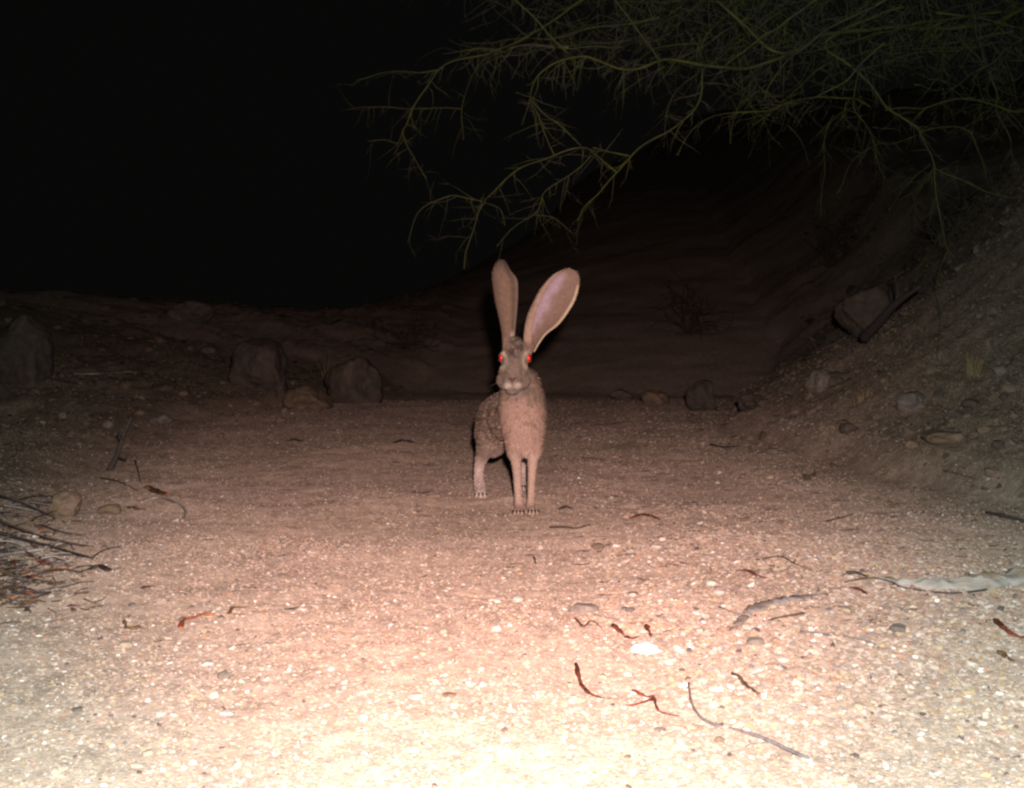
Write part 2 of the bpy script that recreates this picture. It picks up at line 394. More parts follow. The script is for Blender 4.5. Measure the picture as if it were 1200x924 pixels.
rock(124, 604, 26, 12, M['rock_tan'], 'low tan stone just right of the angular tan stone', 21, group=GN)
rock(1115, 520, 50, 15, M['rock_tan'], 'low brown clod of bank earth at the right', 22, group=GB)
rock(1075, 482, 40, 20, M['rock_grey'], 'grey stone on the right bank above the earth clod', 23, group=GB)
for k in range(22):
    d = random.uniform(4, 9); px_ = random.uniform(880, 1190)
    py_ = random.uniform(400, 560)
    rock(px_, py_, random.uniform(9, 22), random.uniform(5, 12), random.choice([M['rock'], M['rock'], M['rock_grey'], M['rock_tan']]),
         'small half buried stone among the many on the right bank slope', 100 + k, group='small stones of the right bank slope', name='stone', cat='stone')
for k in range(22):
    px_ = random.uniform(5, 450); py_ = random.uniform(452, 520) if k < 14 else random.uniform(380, 450)
    rock(px_, py_, random.uniform(8, 18), random.uniform(4, 9), random.choice([M['rock'], M['rock_grey'], M['rock_tan']]),
         'small half buried stone among the many on the left bank slope', 160 + k, group='small stones of the left bank slope', name='stone', cat='stone')

rq = random.Random(44)
for k in range(40):
    px_ = rq.uniform(560, 1190) if k % 3 else rq.uniform(20, 560); py_ = rq.uniform(640, 900)
    rock(px_, py_, rq.uniform(7, 17), rq.uniform(3, 7), M[rq.choice(['stone_pale', 'stone_pale', 'stone_yellow', 'rock_grey', 'rock_tan'])], 'small loose pebble among the many on the near gravel', 300 + k, group='pebbles on the near gravel', name='pebble', cat='pebble', cuts=6)

# ================================================================== THINGS LYING ON THE GROUND
def lay(name, cat, label, pts, r_px, m, flat=1.0, lift=None, group=None, ends=(.6, .25), bulge=0, n=7, extra=None):
    P = [ground(*p[:2]) for p in pts]; s = P[0].y / F
    r = r_px * s * .8; P3, R = [], []
    for k, (p, q) in enumerate(zip(P, pts)):
        t = k / (len(P) - 1)
        up = (q[2] * p.y / F * .6 if len(q) > 2 else 0)
        P3.append(p + Vector((0, 0, r * flat * .8 + .0015 + up)))
        R.append(r * (ends[0] * (1 - t) + ends[1] * t + bulge * math.sin(math.pi * t)))
    if flat < .7: P3, R = smooth_path(P3, R, 5); R = [q * (1 + .75 * mnoise.noise(p * 130) + .35 * mnoise.noise(p * 330)) * (.45 if k in (0, len(R) - 1) else 1) for k, (q, p) in enumerate(zip(R, P3))]
    mb = MB(); mb.tube(P3, R, n, flat * .7 if flat < .7 else flat, smooth=2 if flat < .7 else 7)
    # organic wobble
    for k, v in enumerate(mb.v):
        mb.v[k] = v + Vector((mnoise.noise(v * 60), mnoise.noise(v * 60 + Vector((9, 9, 9))), mnoise.noise(v * 70) * .5)) * (r * .45)
    if extra:
        for e in extra:
            Q = [ground(*p[:2]) + Vector((0, 0, r * .8 + (p[2] * s if len(p) > 2 else 0))) for p in e]
            mb.tube(Q, [r * .5 * (1 - .7 * j / (len(Q) - 1)) for j in range(len(Q))], 5, smooth=4)
    return tag(mb.build(name, m), label, cat, group)
RP = 'curled reddish pods on the gravel'
lay('fallen_twig', 'twig', 'long curved grey twig at the lower right foreground', [(807, 808, 8), (812, 832, 3), (830, 849), (880, 863), (910, 875), (947, 893)], 2.1, M['twig_grey'], ends=(.7, 1.3), extra=[[(905, 872), (880, 873), (872, 880)]])
lay('seed_pod', 'pod', 'curled red pod with thin tail, left one of the lower foreground pair', [(675, 783, 6), (680, 803, 2), (694, 817), (716, 822)], 3.6, M['pod_red'], .5, ends=(1.1, .3), group=RP)
lay('seed_pod', 'pod', 'crooked red and orange pod, right one of the lower foreground pair', [(742, 814, 4), (757, 819), (765, 822, 4), (773, 836), (796, 842)], 4.0, M['pod_red'], .5, ends=(1.1, .3), group=RP, extra=[[(765, 822), (745, 828), (730, 830)]])
lay('seed_pod', 'pod', 'short dark red pod just left of the bright white stone', [(718, 736, 4), (728, 744), (738, 750), (750, 748)], 3.6, M['pod_red'], .5, ends=(1.2, .3), group=RP)
lay('seed_pod', 'pod', 'tiny upright red husk above the bright white stone', [(757, 737, 5), (760, 743, 2), (763, 749)], 4.0, M['pod_red'], .5, ends=(1, .4), group=RP)
lay('seed_pod', 'pod', 'thin brown pod below the flat grey stone', [(674, 728, 3), (684, 736), (693, 731, 3), (705, 738)], 2.2, M['pod_red'], .6, ends=(.9, .5), group=RP)
lay('seed_pod', 'pod', 'thin arched red pod on the open sand right of the hare', [(739, 609), (750, 606, 2), (762, 607, 2), (773, 610)], 2.2, M['pod_red'], .7, ends=(1, .9), group=RP)
lay('seed_pod', 'pod', 'red pod lying above the strip of pale bark', [(864, 671), (876, 672, 3), (886, 676), (902, 680)], 2.6, M['pod_red'], .6, ends=(.8, .4), bulge=.5, group=RP)
lay('seed_pod', 'pod', 'red pod with dark end at the right edge', [(1165, 731, 6), (1176, 740, 3), (1188, 747), (1204, 750)], 4, M['pod_red'], .6, ends=(1.2, 1.0), group=RP)
lay('seed_pod', 'pod', 'small red pod just under the tip of the weathered log', [(996, 692, 3), (1006, 694, 3), (1016, 699)], 3, M['pod_red'], .6, ends=(1, .7), group=RP)
lay('seed_pod', 'pod', 'orange and red pod on the pale gravel at lower left', [(211, 739), (216, 731, 4), (230, 725), (238, 724, 3), (251, 723)], 4, M['pod_orange'], .5, ends=(1.1, 1.0), group=RP)
lay('dry_leaf', 'leaf', 'curled tan leaf with dark edge right of the orange pod', [(268, 722), (273, 716, 4), (282, 715, 2), (292, 713)], 3, M['leaf_brown'], .5, ends=(1.2, .3))
lay('dry_leaf', 'leaf', 'curled brown leaf shell alone on the lower left gravel', [(145, 731, 4), (149, 738), (156, 739), (164, 737)], 4, M['leaf_brown'], .5, ends=(.6, 1.3))
lay('dry_leaf', 'leaf', 'dark leaf with a thin stem right of the twig pile', [(89, 673), (104, 670), (113, 668, 3), (120, 668, 3), (128, 672)], 5, M['leaf_dark'], .5, ends=(.15, 1.2), bulge=.3)
lay('dry_leaf', 'leaf', 'brown pointed leaf behind the pale crooked stick', [(172, 573, 2), (180, 578, 2), (194, 582), (206, 583)], 6, M['leaf_brown'], .45, ends=(.9, .2), bulge=.4)
lay('dry_leaf', 'leaf', 'brown leaf in front of the pale crooked stick', [(150, 596), (160, 598), (172, 600)], 6, M['leaf_brown'], .35, ends=(.6, .4), bulge=.4)
lay('dry_leaf', 'leaf', 'dark scrap of bark lying left of the hare, farther one', [(460, 521), (471, 518), (486, 520)], 4, M['leaf_dark'], .5, ends=(.5, .5), bulge=.4)
lay('dry_leaf', 'leaf', 'dark flat leaf on the sand below the far boulders', [(335, 519), (344, 517), (354, 519)], 4.5, M['leaf_dark'], .5, ends=(.6, .5), bulge=.4)
lay('dry_leaf', 'leaf', 'small dark leaf on the sand just right of the front paws', [(655, 599), (663, 597, 2), (671, 598)], 3.5, M['leaf_dark'], .5, ends=(.6, .8), bulge=.4)
lay('dry_leaf', 'leaf', 'pale leaf on the dim slope above the upright dead stem', [(131, 469), (141, 467, 3), (152, 470)], 3, M['twig_pale'], .5, ends=(.5, .4), bulge=.6)
lay('dry_leaf', 'leaf', 'brown crumpled leaf at the right edge below the red pod', [(1170, 768, 4), (1178, 772), (1188, 779)], 6, M['leaf_brown'], .5, ends=(.6, .6), bulge=.3)
lay('fallen_twig', 'twig', 'short stout dark twig left of the long curved twig top', [(853, 790), (866, 797, 3), (873, 805), (888, 816)], 2.8, M['twig_brown'], .8, ends=(.7, 1.2), extra=[[(866, 797), (878, 803), (884, 801)]])
lay('fallen_twig', 'twig', 'thin crooked twig just in front and right of the front paws', [(644, 620), (660, 621, 2), (676, 621), (692, 618, 2)], 1.8, M['twig_dark'], ends=(.9, .5))
lay('fallen_twig', 'twig', 'thin straight twig below the strip of pale bark', [(901, 729), (918, 725), (942, 722, 2)], 1.8, M['twig_brown'], ends=(.8, 1))
lay('fallen_twig', 'twig', 'thin grey twig below the red pod near the log', [(938, 742), (972, 746), (1000, 750), (1026, 757)], 1.6, M['twig_grey'], ends=(1, .5))
lay('fallen_twig', 'twig', 'long thin dark twig along the lower side of the weathered log', [(990, 684), (1020, 681, 3), (1045, 686, 3), (1060, 691), (1110, 697), (1150, 694), (1210, 682)], 1.4, M['twig_dark'], ends=(.7, 1.1))
lay('fallen_twig', 'twig', 'short dark stub at the thin tip of the weathered log', [(992, 674), (1003, 675, 2), (1018, 679)], 2.6, M['twig_dark'], ends=(1.2, .5))
lay('fallen_twig', 'twig', 'dark twig on the dim ground at the right edge', [(1156, 603), (1175, 608, 2), (1204, 614)], 2.4, M['twig_dark'], ends=(.8, 1.1))
lay('fallen_twig', 'twig', 'thin twig in the shallow hollow of the right bank', [(1105, 553), (1125, 558), (1146, 564)], 1.8, M['twig_brown'])
lay('fallen_twig', 'twig', 'dark twig among stones at the foot of the right bank', [(968, 613), (985, 609), (1000, 606, 3)], 2, M['twig_dark'])
lay('fallen_twig', 'twig', 'small crooked twig above the red pod near the pale bark', [(893, 657), (915, 656, 3), (930, 662), (945, 668)], 1.8, M['twig_dark'], extra=[[(915, 656), (920, 648, 2)], [(930, 662), (936, 652, 3)]])
lay('fallen_twig', 'twig', 'thin branching twig below and left of the pale bark strip', [(842, 714, 2), (852, 717), (862, 722)], 1.4, M['twig_dark'])
lay('fallen_twig', 'twig', 'twig on the far sand between hare and right bank', [(697, 499), (715, 498), (733, 496, 1)], 1.3, M['twig_dark'])
lay('fallen_twig', 'twig', 'thin twig on the mid sand right of the hare body', [(680, 537), (705, 540), (738, 543)], 1.0, M['twig_dark'])
lay('fallen_twig', 'twig', 'dark crooked twig at the left foot of the right bank', [(833, 523), (850, 527, 2), (868, 524)], 2, M['twig_dark'], extra=[[(850, 527), (858, 520, 3)]])
lay('fallen_twig', 'twig', 'short dark twig on the sand left of the hind paw', [(482, 578), (496, 579), (508, 577, 1)], 1.4, M['twig_dark'])
lay('fallen_twig', 'twig', 'tiny dark twig leaning up in front of the hare', [(626, 657, 3), (628, 664)], 2.4, M['twig_dark'])
lay('fallen_twig', 'twig', 'pale crooked stick on the left behind the brown leaf', [(165, 591), (184, 587, 3), (203, 591, 4), (217, 601, 3), (214, 613)], 1.8, M['twig_pale'], ends=(.7, .9))
lay('fallen_twig', 'twig', 'thin dark twig reaching toward the pale crooked stick', [(85, 603), (115, 603, 2), (146, 601)], 1.8, M['twig_grey'])
lay('fallen_twig', 'twig', 'thin twig beside the base of the upright dead stem', [(158, 545, 6), (162, 556, 3), (165, 568)], 1.6, M['twig_dark'])
lay('fallen_twig', 'twig', 'arched twig left of the brown pointed leaf', [(118, 562), (138, 568, 4), (162, 577)], 1.6, M['twig_dark'])
GT = 'sticks of the brush pile at the left edge'
lay('brush_stick', 'stick', 'longest dark stick of the left pile, reaching out to a forked tip', [(-30, 622, 14), (0, 632, 9), (60, 646, 5), (109, 657)], 2.4, M['twig_dark'], ends=(1.2, .5), group=GT, extra=[[(108, 655), (122, 649, 3), (143, 646, 5)]])
lay('brush_stick', 'stick', 'upper dark stick of the left pile slanting down over the tan stone', [(-20, 590, 20), (20, 598, 16), (64, 612, 5)], 2.0, M['twig_dark'], ends=(1.1, .5), group=GT)
lay('brush_stick', 'stick', 'lowest stick of the left pile pointing right over red leaves', [(-30, 706, 4), (0, 704, 4), (30, 699, 3), (60, 697)], 2.8, M['twig_dark'], ends=(1.2, .5), group=GT)
lay('brush_stick', 'stick', 'pale grey stick in the middle of the left pile', [(-10, 656), (25, 652, 4), (52, 648, 3), (64, 640)], 3, M['twig_pale'], ends=(1, .5), group=GT)
lay('brush_stick', 'stick', 'thin stick crossing the top of the left pile', [(-10, 613, 8), (30, 632, 14), (70, 640, 8), (110, 643)], 1.5, M['twig_brown'], ends=(1, .5), group=GT)
rp = random.Random(5)
mats_l = ['pod_red', 'pod_orange', 'leaf_brown', 'leaf_dark', 'twig_brown', 'pod_red']
for k in range(26):
    x0 = rp.uniform(-12, 48); y0 = rp.uniform(655, 716) - x0 * .1; a = rp.uniform(-.5, .5); L_ = rp.uniform(9, 20)
    lay('dry_leaf', 'leaf', 'red brown dry leaf in the litter heap at the left edge', [(x0, y0, rp.uniform(0, 4)), (x0 + L_ * .5, y0 + a * 8, rp.uniform(2, 5)), (x0 + L_, y0 + a * 12, rp.uniform(0, 4))], rp.uniform(1.8, 4), M[rp.choice(mats_l)], .5, ends=(.5, .3), bulge=.6, group='dry leaves heaped at the left edge')
for k in range(34):
    x0 = rp.uniform(-20, 62); y0 = rp.uniform(592, 690); a = rp.uniform(-.6, .6); L_ = rp.uniform(18, 60)
    lay('brush_stick', 'stick', 'thin short twig tangled in the brush pile at the left edge', [(x0, y0, rp.uniform(0, 8)), (x0 + L_ * .5, y0 + a * L_ * .3, rp.uniform(2, 10)), (x0 + L_, y0 + a * L_ * .4, rp.uniform(0, 5))], rp.uniform(.8, 1.6), M[rp.choice(['twig_dark', 'twig_grey', 'twig_brown', 'twig_pale'])], 1, ends=(1, .4), group='fine twigs of the brush pile')
mb = MB()
for k in range(1500):
    y_ = rp.uniform(1.9, 3.25); tt = abs(rp.gauss(0, .16)) if rp.random() < .8 else rp.uniform(-.12, .1); x_ = -(0.985 + 0.5 * (y_ - 2.36)) - tt
    if rp.random() < .15: x_ += rp.uniform(0, .12)
    a = rp.uniform(0, 6.28); L_ = rp.uniform(.006, .03); z_ = hz(x_, y_) + rp.uniform(0, .018) * min(1, max(tt, 0) / .12)
    c_ = Vector((x_, y_, z_ + .002)); e = Vector((math.cos(a), math.sin(a), rp.uniform(-.3, .4))) * L_; n_ = Vector((-e.y, e.x, rp.uniform(-.5, .5) * L_)) * rp.uniform(-.5, .5)
    if rp.random() < .5: mb.tube([c_ - e, c_ + n_, c_ + e], [.0008, .0011, .0006], 4, mi=rp.choice([0, 1, 6, 1]), smooth=2)
    else: mb.tube([c_ - e * .6, c_ + n_ * .6, c_ + e * .6], [.0012, rp.uniform(.003, .006), .0008], 6, .3, mi=rp.choice([1, 2, 2, 6, 3, 6, 1, 4, 2, 5] if k % 3 else [2, 6, 1]), smooth=2)
tag(mb.build('leaf_litter', None, mats=[M['twig_dark'], M['twig_brown'], M['leaf_brown'], M['leaf_dark'], M['pod_red'], M['pod_orange'], M['twig_grey']]), 'mound of dry leaf litter and broken twigs rising at the left edge', 'leaf litter', kind='stuff')
# far sticks on the left bank and one leaning on the right
lay('brush_stick', 'stick', 'dark driftwood stick below the left edge boulder', [(6, 445, 4), (30, 446, 6), (62, 449, 5), (92, 452)], 2.4, M['twig_dark'], ends=(1, .6), extra=[[(40, 447), (28, 456, 4)], [(60, 449), (75, 440, 8)], [(20, 445), (34, 455, 3)]])
lay('fallen_twig', 'twig', 'pale stick lying on the left bank above the small pale leaf', [(85, 440), (112, 441, 2), (135, 440, 3), (156, 437)], 2.4, M['twig_pale'], .7, ends=(.7, .7))
# upright dead stem
b = ground(128, 552); mb = MB()
pp = [b] + [at(px, py, b.y + dy) for px, py, dy in ((137, 534, .02), (143, 515, .03), (149, 500, .03), (154, 489, .03))]
mb.tube(pp, [.012, .008, .006, .005, .003], 7)
mb.tube([pp[2], at(139, 508, b.y), at(141, 500, b.y - .02)], [.005, .003, .001], 5)
mb.tube([pp[1], at(146, 538, b.y), at(152, 530, b.y)], [.004, .003, .001], 5)
tag(mb.build('dead_plant', M['twig_dark']), 'dark dead stem standing up crookedly from the sand at left', 'stem')
# weathered half-buried log on the right
def log():
    P = [ground(x, y) for x, y in ((1000, 678), (1040, 684), (1085, 690), (1130, 691), (1180, 686), (1240, 676))]
    R = [.005, .013, .019, .024, .023, .023]
    P = [p + Vector((0, .012, R[k] * .12)) for k, p in enumerate(P)]
    P, R = smooth_path(P, R, 12); R = [q * (1 + .5 * mnoise.noise(p * 22) + .25 * mnoise.noise(p * 70)) for q, p in zip(R, P)]
    mb = MB(); mb.tube(P, R, 20, .62, smooth=0)
    for k, v in enumerate(mb.v): mb.v[k] = v + Vector((0, mnoise.noise(v * 25) * .008, mnoise.noise(v * 35) * .005 + mnoise.noise(v * 110) * .004))
    return mb.build('weathered_log', M['log'])
tag(log(), 'half buried weathered log, white and yellowish, lying at the right edge', 'log')
mb = MB()
P = [ground(x, y) + Vector((0, 0, .001)) for x, y in ((855, 743), (868, 728), (885, 715), (915, 706), (945, 701), (968, 698))]
P, Rb = smooth_path(P, [.004, .008, .012, .014, .012, .006], 9)
Rb = [q * (1 + .6 * mnoise.noise(p * 17) + .2 * mnoise.noise(p * 60)) for q, p in zip(Rb, P)]
mb.tube(P, Rb, 12, .32, smooth=0)
for k, v in enumerate(mb.v): mb.v[k] = v + Vector((0, 0, mnoise.noise(v * 160) * .004))
tag(mb.build('bark_strip', M['bark_pale']), 'pale grey strip of bark curving across the sand right of centre', 'bark')
# dark log leaning on the right bank
mb = MB(); g1 = ground(1012, 402); dd = g1.y
mb.tube([g1 + Vector((0, 0, .02)), at(1030, 378, dd - .15), at(1050, 356, dd - .3), at(1078, 336, dd - .45)], [.026, .022, .016, .007], 9)
mb.tube([at(1050, 356, dd - .3), at(1052, 340, dd - .32), at(1048, 322, dd - .36)], [.010, .006, .003], 6)
tag(mb.build('dead_branch', M['twig_dark']), 'dark dead branch leaning on the right bank beside the pale boulder', 'branch')

# ================================================================== PALO VERDE TREE
tx, ty = 2.5, 4.9; tb = Vector((tx, ty, hz(tx, ty)))
tree = tag(empty('palo_verde_tree', tb), 'green barked thorny tree reaching over the wash from the right', 'tree')
rt = random.Random(3)
hub = at(1262, -22, 4.4)
mb = MB(); mb.tube([tb - Vector((0, 0, .1)), tb + Vector((.03, 0, .35)), tb + Vector((-.02, -.08, .75)), hub + Vector((.12, .1, -.15)), hub], [.085, .07, .06, .055, .045], 14, smooth=8)
mb.tube([tb + Vector((-.02, -.08, .75)), tb + Vector((.3, .1, 1.3)), tb + Vector((.5, .3, 2.3))], [.055, .045, .03], 12)
mb.tube([hub, hub + Vector((-.05, .1, .5)), hub + Vector((-.3, .2, 1.2))], [.045, .035, .02], 10)
mb.build('trunk', M['pv'], tree)
def wig(p, d, L_, r, mb, droop=.35, thorn=True, lev=0, cv=.2):
    n = max(3, int(L_ / .03)); pts = [p]; d = d.normalized()
    for k in range(n):
        d = (d + Vector((rt.gauss(0, cv), rt.gauss(0, cv), rt.gauss(0, cv) - droop * .09))).normalized()
        pts.append(pts[-1] + d * (L_ / n))
    rr = [r * (1 - .75 * k / n) for k in range(n + 1)]
    mb.tube(pts, rr, 4, smooth=0)
    if thorn:
        for k in range(1, n):
            if rt.random() < .55:
                e = (d + Vector((rt.gauss(0, .9), rt.gauss(0, .9), rt.gauss(0, .9)))).normalized()
                if lev < 1 and rt.random() < .3: wig(pts[k], e, L_ * rt.uniform(.25, .5), r * .6, mb, droop, True, lev + 1)
                else:
                    l2 = rt.uniform(.008, .03); mb.tube([pts[k], pts[k] + e * l2], [r * .5, r * .15], 3, smooth=0)
def branch(pl, d0, d1, r0, r1, dens=20, tl=(.03, .13), m='pv'):
    n = len(pl); pts = []
    for k, (x, y) in enumerate(pl):
        t = k / (n - 1); pts.append(at(x, y, d0 + (d1 - d0) * t))
    rad = [r0 + (r1 - r0) * k / (n - 1) for k in range(n)]
    sp, sr = smooth_path(pts, rad, 8)
    sp = [p + Vector((mnoise.noise(p * 9), mnoise.noise(p * 9 + Vector((5, 5, 5))), mnoise.noise(p * 9 + Vector((0, 7, 0))))) * .012 for p in sp]
    mb = MB(); mb.tube(sp, sr, 7, smooth=0); o = mb.build('branch', M[m], tree)
    tw = MB(); L_ = sum((sp[k + 1] - sp[k]).length for k in range(len(sp) - 1))
    for _ in range(int(L_ * dens)):
        k = rt.randrange(1, len(sp) - 1); t = (sp[k + 1] - sp[k]).normalized()
        e = t * rt.uniform(.1, .9) + Vector((rt.gauss(0, .6), rt.gauss(0, .6), rt.gauss(0, .6) - .25))
        wig(sp[k], e, rt.uniform(*tl), min(sr[k] * .4, .0012), tw)
    if tw.v:
        t_ = tw.build('twigs', M['pv_twig'], o); t_['kind'] = 'stuff'
        t_.matrix_parent_inverse = Matrix.Identity(4)
    return sp
BR = [
 ([(1262,-22),(1200,12),(1165,28),(1120,33),(1060,34),(1000,36),(962,42),(934,58),(900,74),(864,82),(820,76),(780,70),(739,81),(705,72),(674,66),(645,76),(627,95),(621,115),(633,135),(639,157),(648,182)],4.3,3.5,.020,.0018),
 ([(843,0),(871,31),(902,58),(925,64)],3.9,3.95,.010,.008),
 ([(700,-12),(681,3),(639,30),(604,48),(576,61),(530,73),(495,105),(476,143),(473,157),(486,184),(502,210)],4.1,3.7,.0085,.0014),
 ([(576,61),(555,84),(544,119),(542,166)],4.0,3.8,.004,.0012),
 ([(522,80),(495,86),(464,84),(418,93)],3.95,4.0,.004,.0015),
 ([(473,155),(466,168),(450,164),(432,166)],3.75,3.8,.0025,.001),
 ([(600,-8),(607,0),(639,35),(662,66)],3.6,3.6,.005,.003),
 ([(715,-8),(721,0),(751,42),(772,68)],3.7,3.7,.005,.003),
 ([(541,128),(500,129),(443,125),(408,129)],3.9,4.1,.003,.0015),
 ([(825,80),(822,110),(811,135),(780,156),(747,175),(723,203),(702,222),(684,241),(679,257)],3.7,3.45,.008,.0015),
 ([(723,203),(710,192),(698,182),(681,173),(642,182),(604,200),(576,224),(567,234),(551,273),(543,318)],3.55,3.3,.0048,.0012),
 ([(567,233),(545,232),(523,229),(495,245),(478,284)],3.4,3.5,.0032,.001),
 ([(695,182),(670,206),(639,226),(628,252),(604,268),(583,290)],3.5,3.3,.004,.001),
 ([(628,255),(650,257),(669,273)],3.35,3.3,.002,.0009),
 ([(737,184),(715,181),(695,175)],3.55,3.5,.004,.003),
 ([(621,119),(640,137),(660,150),(681,171)],3.5,3.5,.0022,.0016),
 ([(567,234),(583,244),(592,266)],3.35,3.3,.002,.0009),
 ([(1020,128),(1004,119),(962,114),(935,117),(909,129),(880,131),(850,133),(815,150),(792,180)],3.9,3.5,.007,.0014),
 ([(1060,10),(1000,30),(969,52),(1004,84),(1039,122),(1060,140),(1077,154),(1091,189),(1095,210),(1105,273),(1112,310)],4.1,4.1,.013,.002),
 ([(1088,192),(1074,205),(1060,220),(1042,248)],4.1,4.0,.004,.0012),
 ([(1092,205),(1076,222),(1052,234)],4.1,4.0,.004,.0012),
 ([(1095,198),(1130,210),(1161,229),(1205,234)],4.1,4.0,.005,.002),
 ([(1004,84),(1002,110),(1004,130),(1021,157),(1028,190),(1039,210)],4.0,3.9,.005,.0012),
 ([(1077,160),(1050,165),(1025,171),(997,192),(981,227)],4.0,3.8,.004,.001),
 ([(1004,125),(981,136),(967,157),(965,200),(964,252)],3.9,3.8,.003,.0008),
 ([(1077,154),(1105,150),(1130,152),(1147,171),(1154,210)],4.1,4.1,.005,.0015),
 ([(893,78),(876,105),(864,129),(855,171)],3.8,3.7,.003,.001),
 ([(1004,84),(1030,75),(1065,72),(1090,62)],4.0,4.2,.005,.002),
 ([(870,62),(890,100),(912,122)],3.8,3.7,.003,.0015),
 ([(1110,290),(1100,330),(1104,370),(1098,420)],4.2,4.3,.004,.001),
 ([(1105,273),(1085,300),(1068,320)],4.1,4.2,.003,.001),
 ([(1262,-22),(1235,90),(1200,130),(1165,122),(1130,118),(1085,124),(1040,128)],4.2,4.1,.012,.003),
]
for pl, d0, d1, r0, r1 in BR: branch(pl, d0, d1, r0 * .42, r1 * .6, dens=46)
for k in range(66):
    x0 = rt.uniform(640, 1230); y0 = rt.uniform(-110, 60); d0 = rt.uniform(4.0, 5.2)
    n = rt.randint(4, 7); a = math.radians(rt.choice([rt.uniform(140, 250), rt.uniform(140, 250), rt.uniform(20, 90)]))
    if x0 < 850: a = math.radians(rt.uniform(150, 215))
    pl = [(x0, y0)]; st = rt.uniform(22, 45)
    for j in range(n):
        a += rt.gauss(0, .22); pl.append((pl[-1][0] + math.cos(a) * st, pl[-1][1] + abs(math.sin(a)) * st * (.35 if x0 < 850 else .7)))
    branch(pl, d0, d0 + rt.uniform(-.4, .4), rt.uniform(.0025, .005), .0008, dens=44, tl=(.05, .2), m=rt.choice(['pv', 'pv_twig', 'pv_twig']))

fm_ = MB()
for k in range(1250):
    x0 = rt.gauss(960, 180); y0 = min(rt.uniform(-40, 175), rt.uniform(-40, 175)) if x0 > 850 else min(rt.uniform(-40, 100), rt.uniform(-40, 100))
    if x0 < 560 or x0 > 1230: continue
    p = at(x0, y0, rt.uniform(3.9, 5.0)); a = rt.uniform(0, 6.28)
    d_ = Vector((math.cos(a), rt.gauss(0, .6), math.sin(a) * .8 - .25)); L_ = rt.uniform(.05, .2)
    wig(p, d_, L_, rt.uniform(.0007, .0013), fm_, 1.2, rt.random() < .7, rt.choice([0, 1]), rt.uniform(.15, .4))
t_ = fm_.build('fine_twigs', M['pv_twig'], tree); t_['kind'] = 'stuff'

# faint vegetation beyond
def tuft(px, py, n, h_px, label, spread=.06):
    spread = .025
    b = ground(px, py); mb = MB(); r = random.Random(px)
    for k in range(n):
        a = r.uniform(0, 6.28); p = b + Vector((math.cos(a), math.sin(a), 0)) * r.uniform(0, spread); p.z = hz(p.x, p.y) - .01
        h = h_px * b.y / F * r.uniform(.5, 1); o = Vector((math.cos(a), math.sin(a), 0)) * h * r.uniform(.1, .6)
        mb.tube([p, p + o * .4 + Vector((0, 0, h * .6)), p + o + Vector((0, 0, h))], [.003, .002, .0008], 4, smooth=3)
    tag(mb.build('grass_tuft', M['grass']), label, 'grass tuft', 'dry grass tufts on the banks')
tuft(383, 450, 16, 44, 'thin dry grass stalks behind the low pale rock on the far left')
tuft(1140, 440, 26, 30, 'dry grass tuft on the right bank above the grey stone', .12)
tuft(1010, 470, 16, 18, 'short dry grass tuft on the right bank shoulder', .1)
def bush(x, y, sz, label):
    z = hz(x, y); b_ = Vector((x, y, z - .02)); mb = MB()
    for k in range(26):
        a = rt.uniform(0, 6.28); e = Vector((math.cos(a) * rt.uniform(.1, 1), math.sin(a) * rt.uniform(.1, 1), rt.uniform(.35, 1)))
        wig(b_ + Vector((e.x, e.y, 0)) * .1 * sz, e, sz * rt.uniform(.5, 1), .006, mb, -.1, True, 0, .22)
    tag(mb.build('desert_bush', M['shrub']), label, 'bush', 'dim bushes behind the wash')
bush(1.9, 12.8, .8, 'dim twiggy bush on the far bank just right of the hare ears')
bush(3.6, 13.5, 1.0, 'dim twiggy bush high on the far bank under the hanging branches')
bush(-1.1, 12.2, .6, 'dim twiggy bush on the far bank just left of the hare')
bush(2.75, 7.6, .55, 'dim twiggy bush on the right bank crest behind the pale boulder')

# ================================================================== THE HARE
def mtr(px, d): return px * d / F
foot = ground(615, 603); D0 = foot.y
print('hare depth', D0, 'hind', ground(563, 584).y, ground(614, 575).y)
hare = tag(empty('jackrabbit', foot), 'large hare with huge upright ears and glowing red eyes facing the camera on the gravel', 'jackrabbit')
hl = ground(563, 583); hr = ground(613, 575)
bmv, bmf = [], []
def ball(px, py, d, rx, ry=None, rz=None, rot=0):
    """rx (across), ry (depth), rz (up) in photo pixels at that depth"""
    ry = ry or rx; rz = rz or rx; c = at(px, py, d); s = d / F
    bm = bmesh.new(); bmesh.ops.create_icosphere(bm, subdivisions=4, radius=1)
    o = len(bmv); Rm = Matrix.Rotation(rot, 3, 'X')
    for v in bm.verts: bmv.append(c + Rm @ Vector((v.co.x * rx * s, v.co.y * ry * s, v.co.z * rz * s)))
    for f in bm.faces: bmf.append([o + v.index for v in f.verts])
    bm.free()
def limb(pts, n=8):
    """pts: (px,py,d,r)"""
    P = [at(p[0], p[1], p[2]) for p in pts]; R = [p[3] * p[2] / F for p in pts]
    P, R = smooth_path(P, R, n)
    for k in range(len(P)):
        bm = bmesh.new(); bmesh.ops.create_icosphere(bm, subdivisions=3, radius=R[k]); o = len(bmv)
        for v in bm.verts: bmv.append(P[k] + v.co)
        for f in bm.faces: bmf.append([o + v.index for v in f.verts])
        bm.free()
d = D0
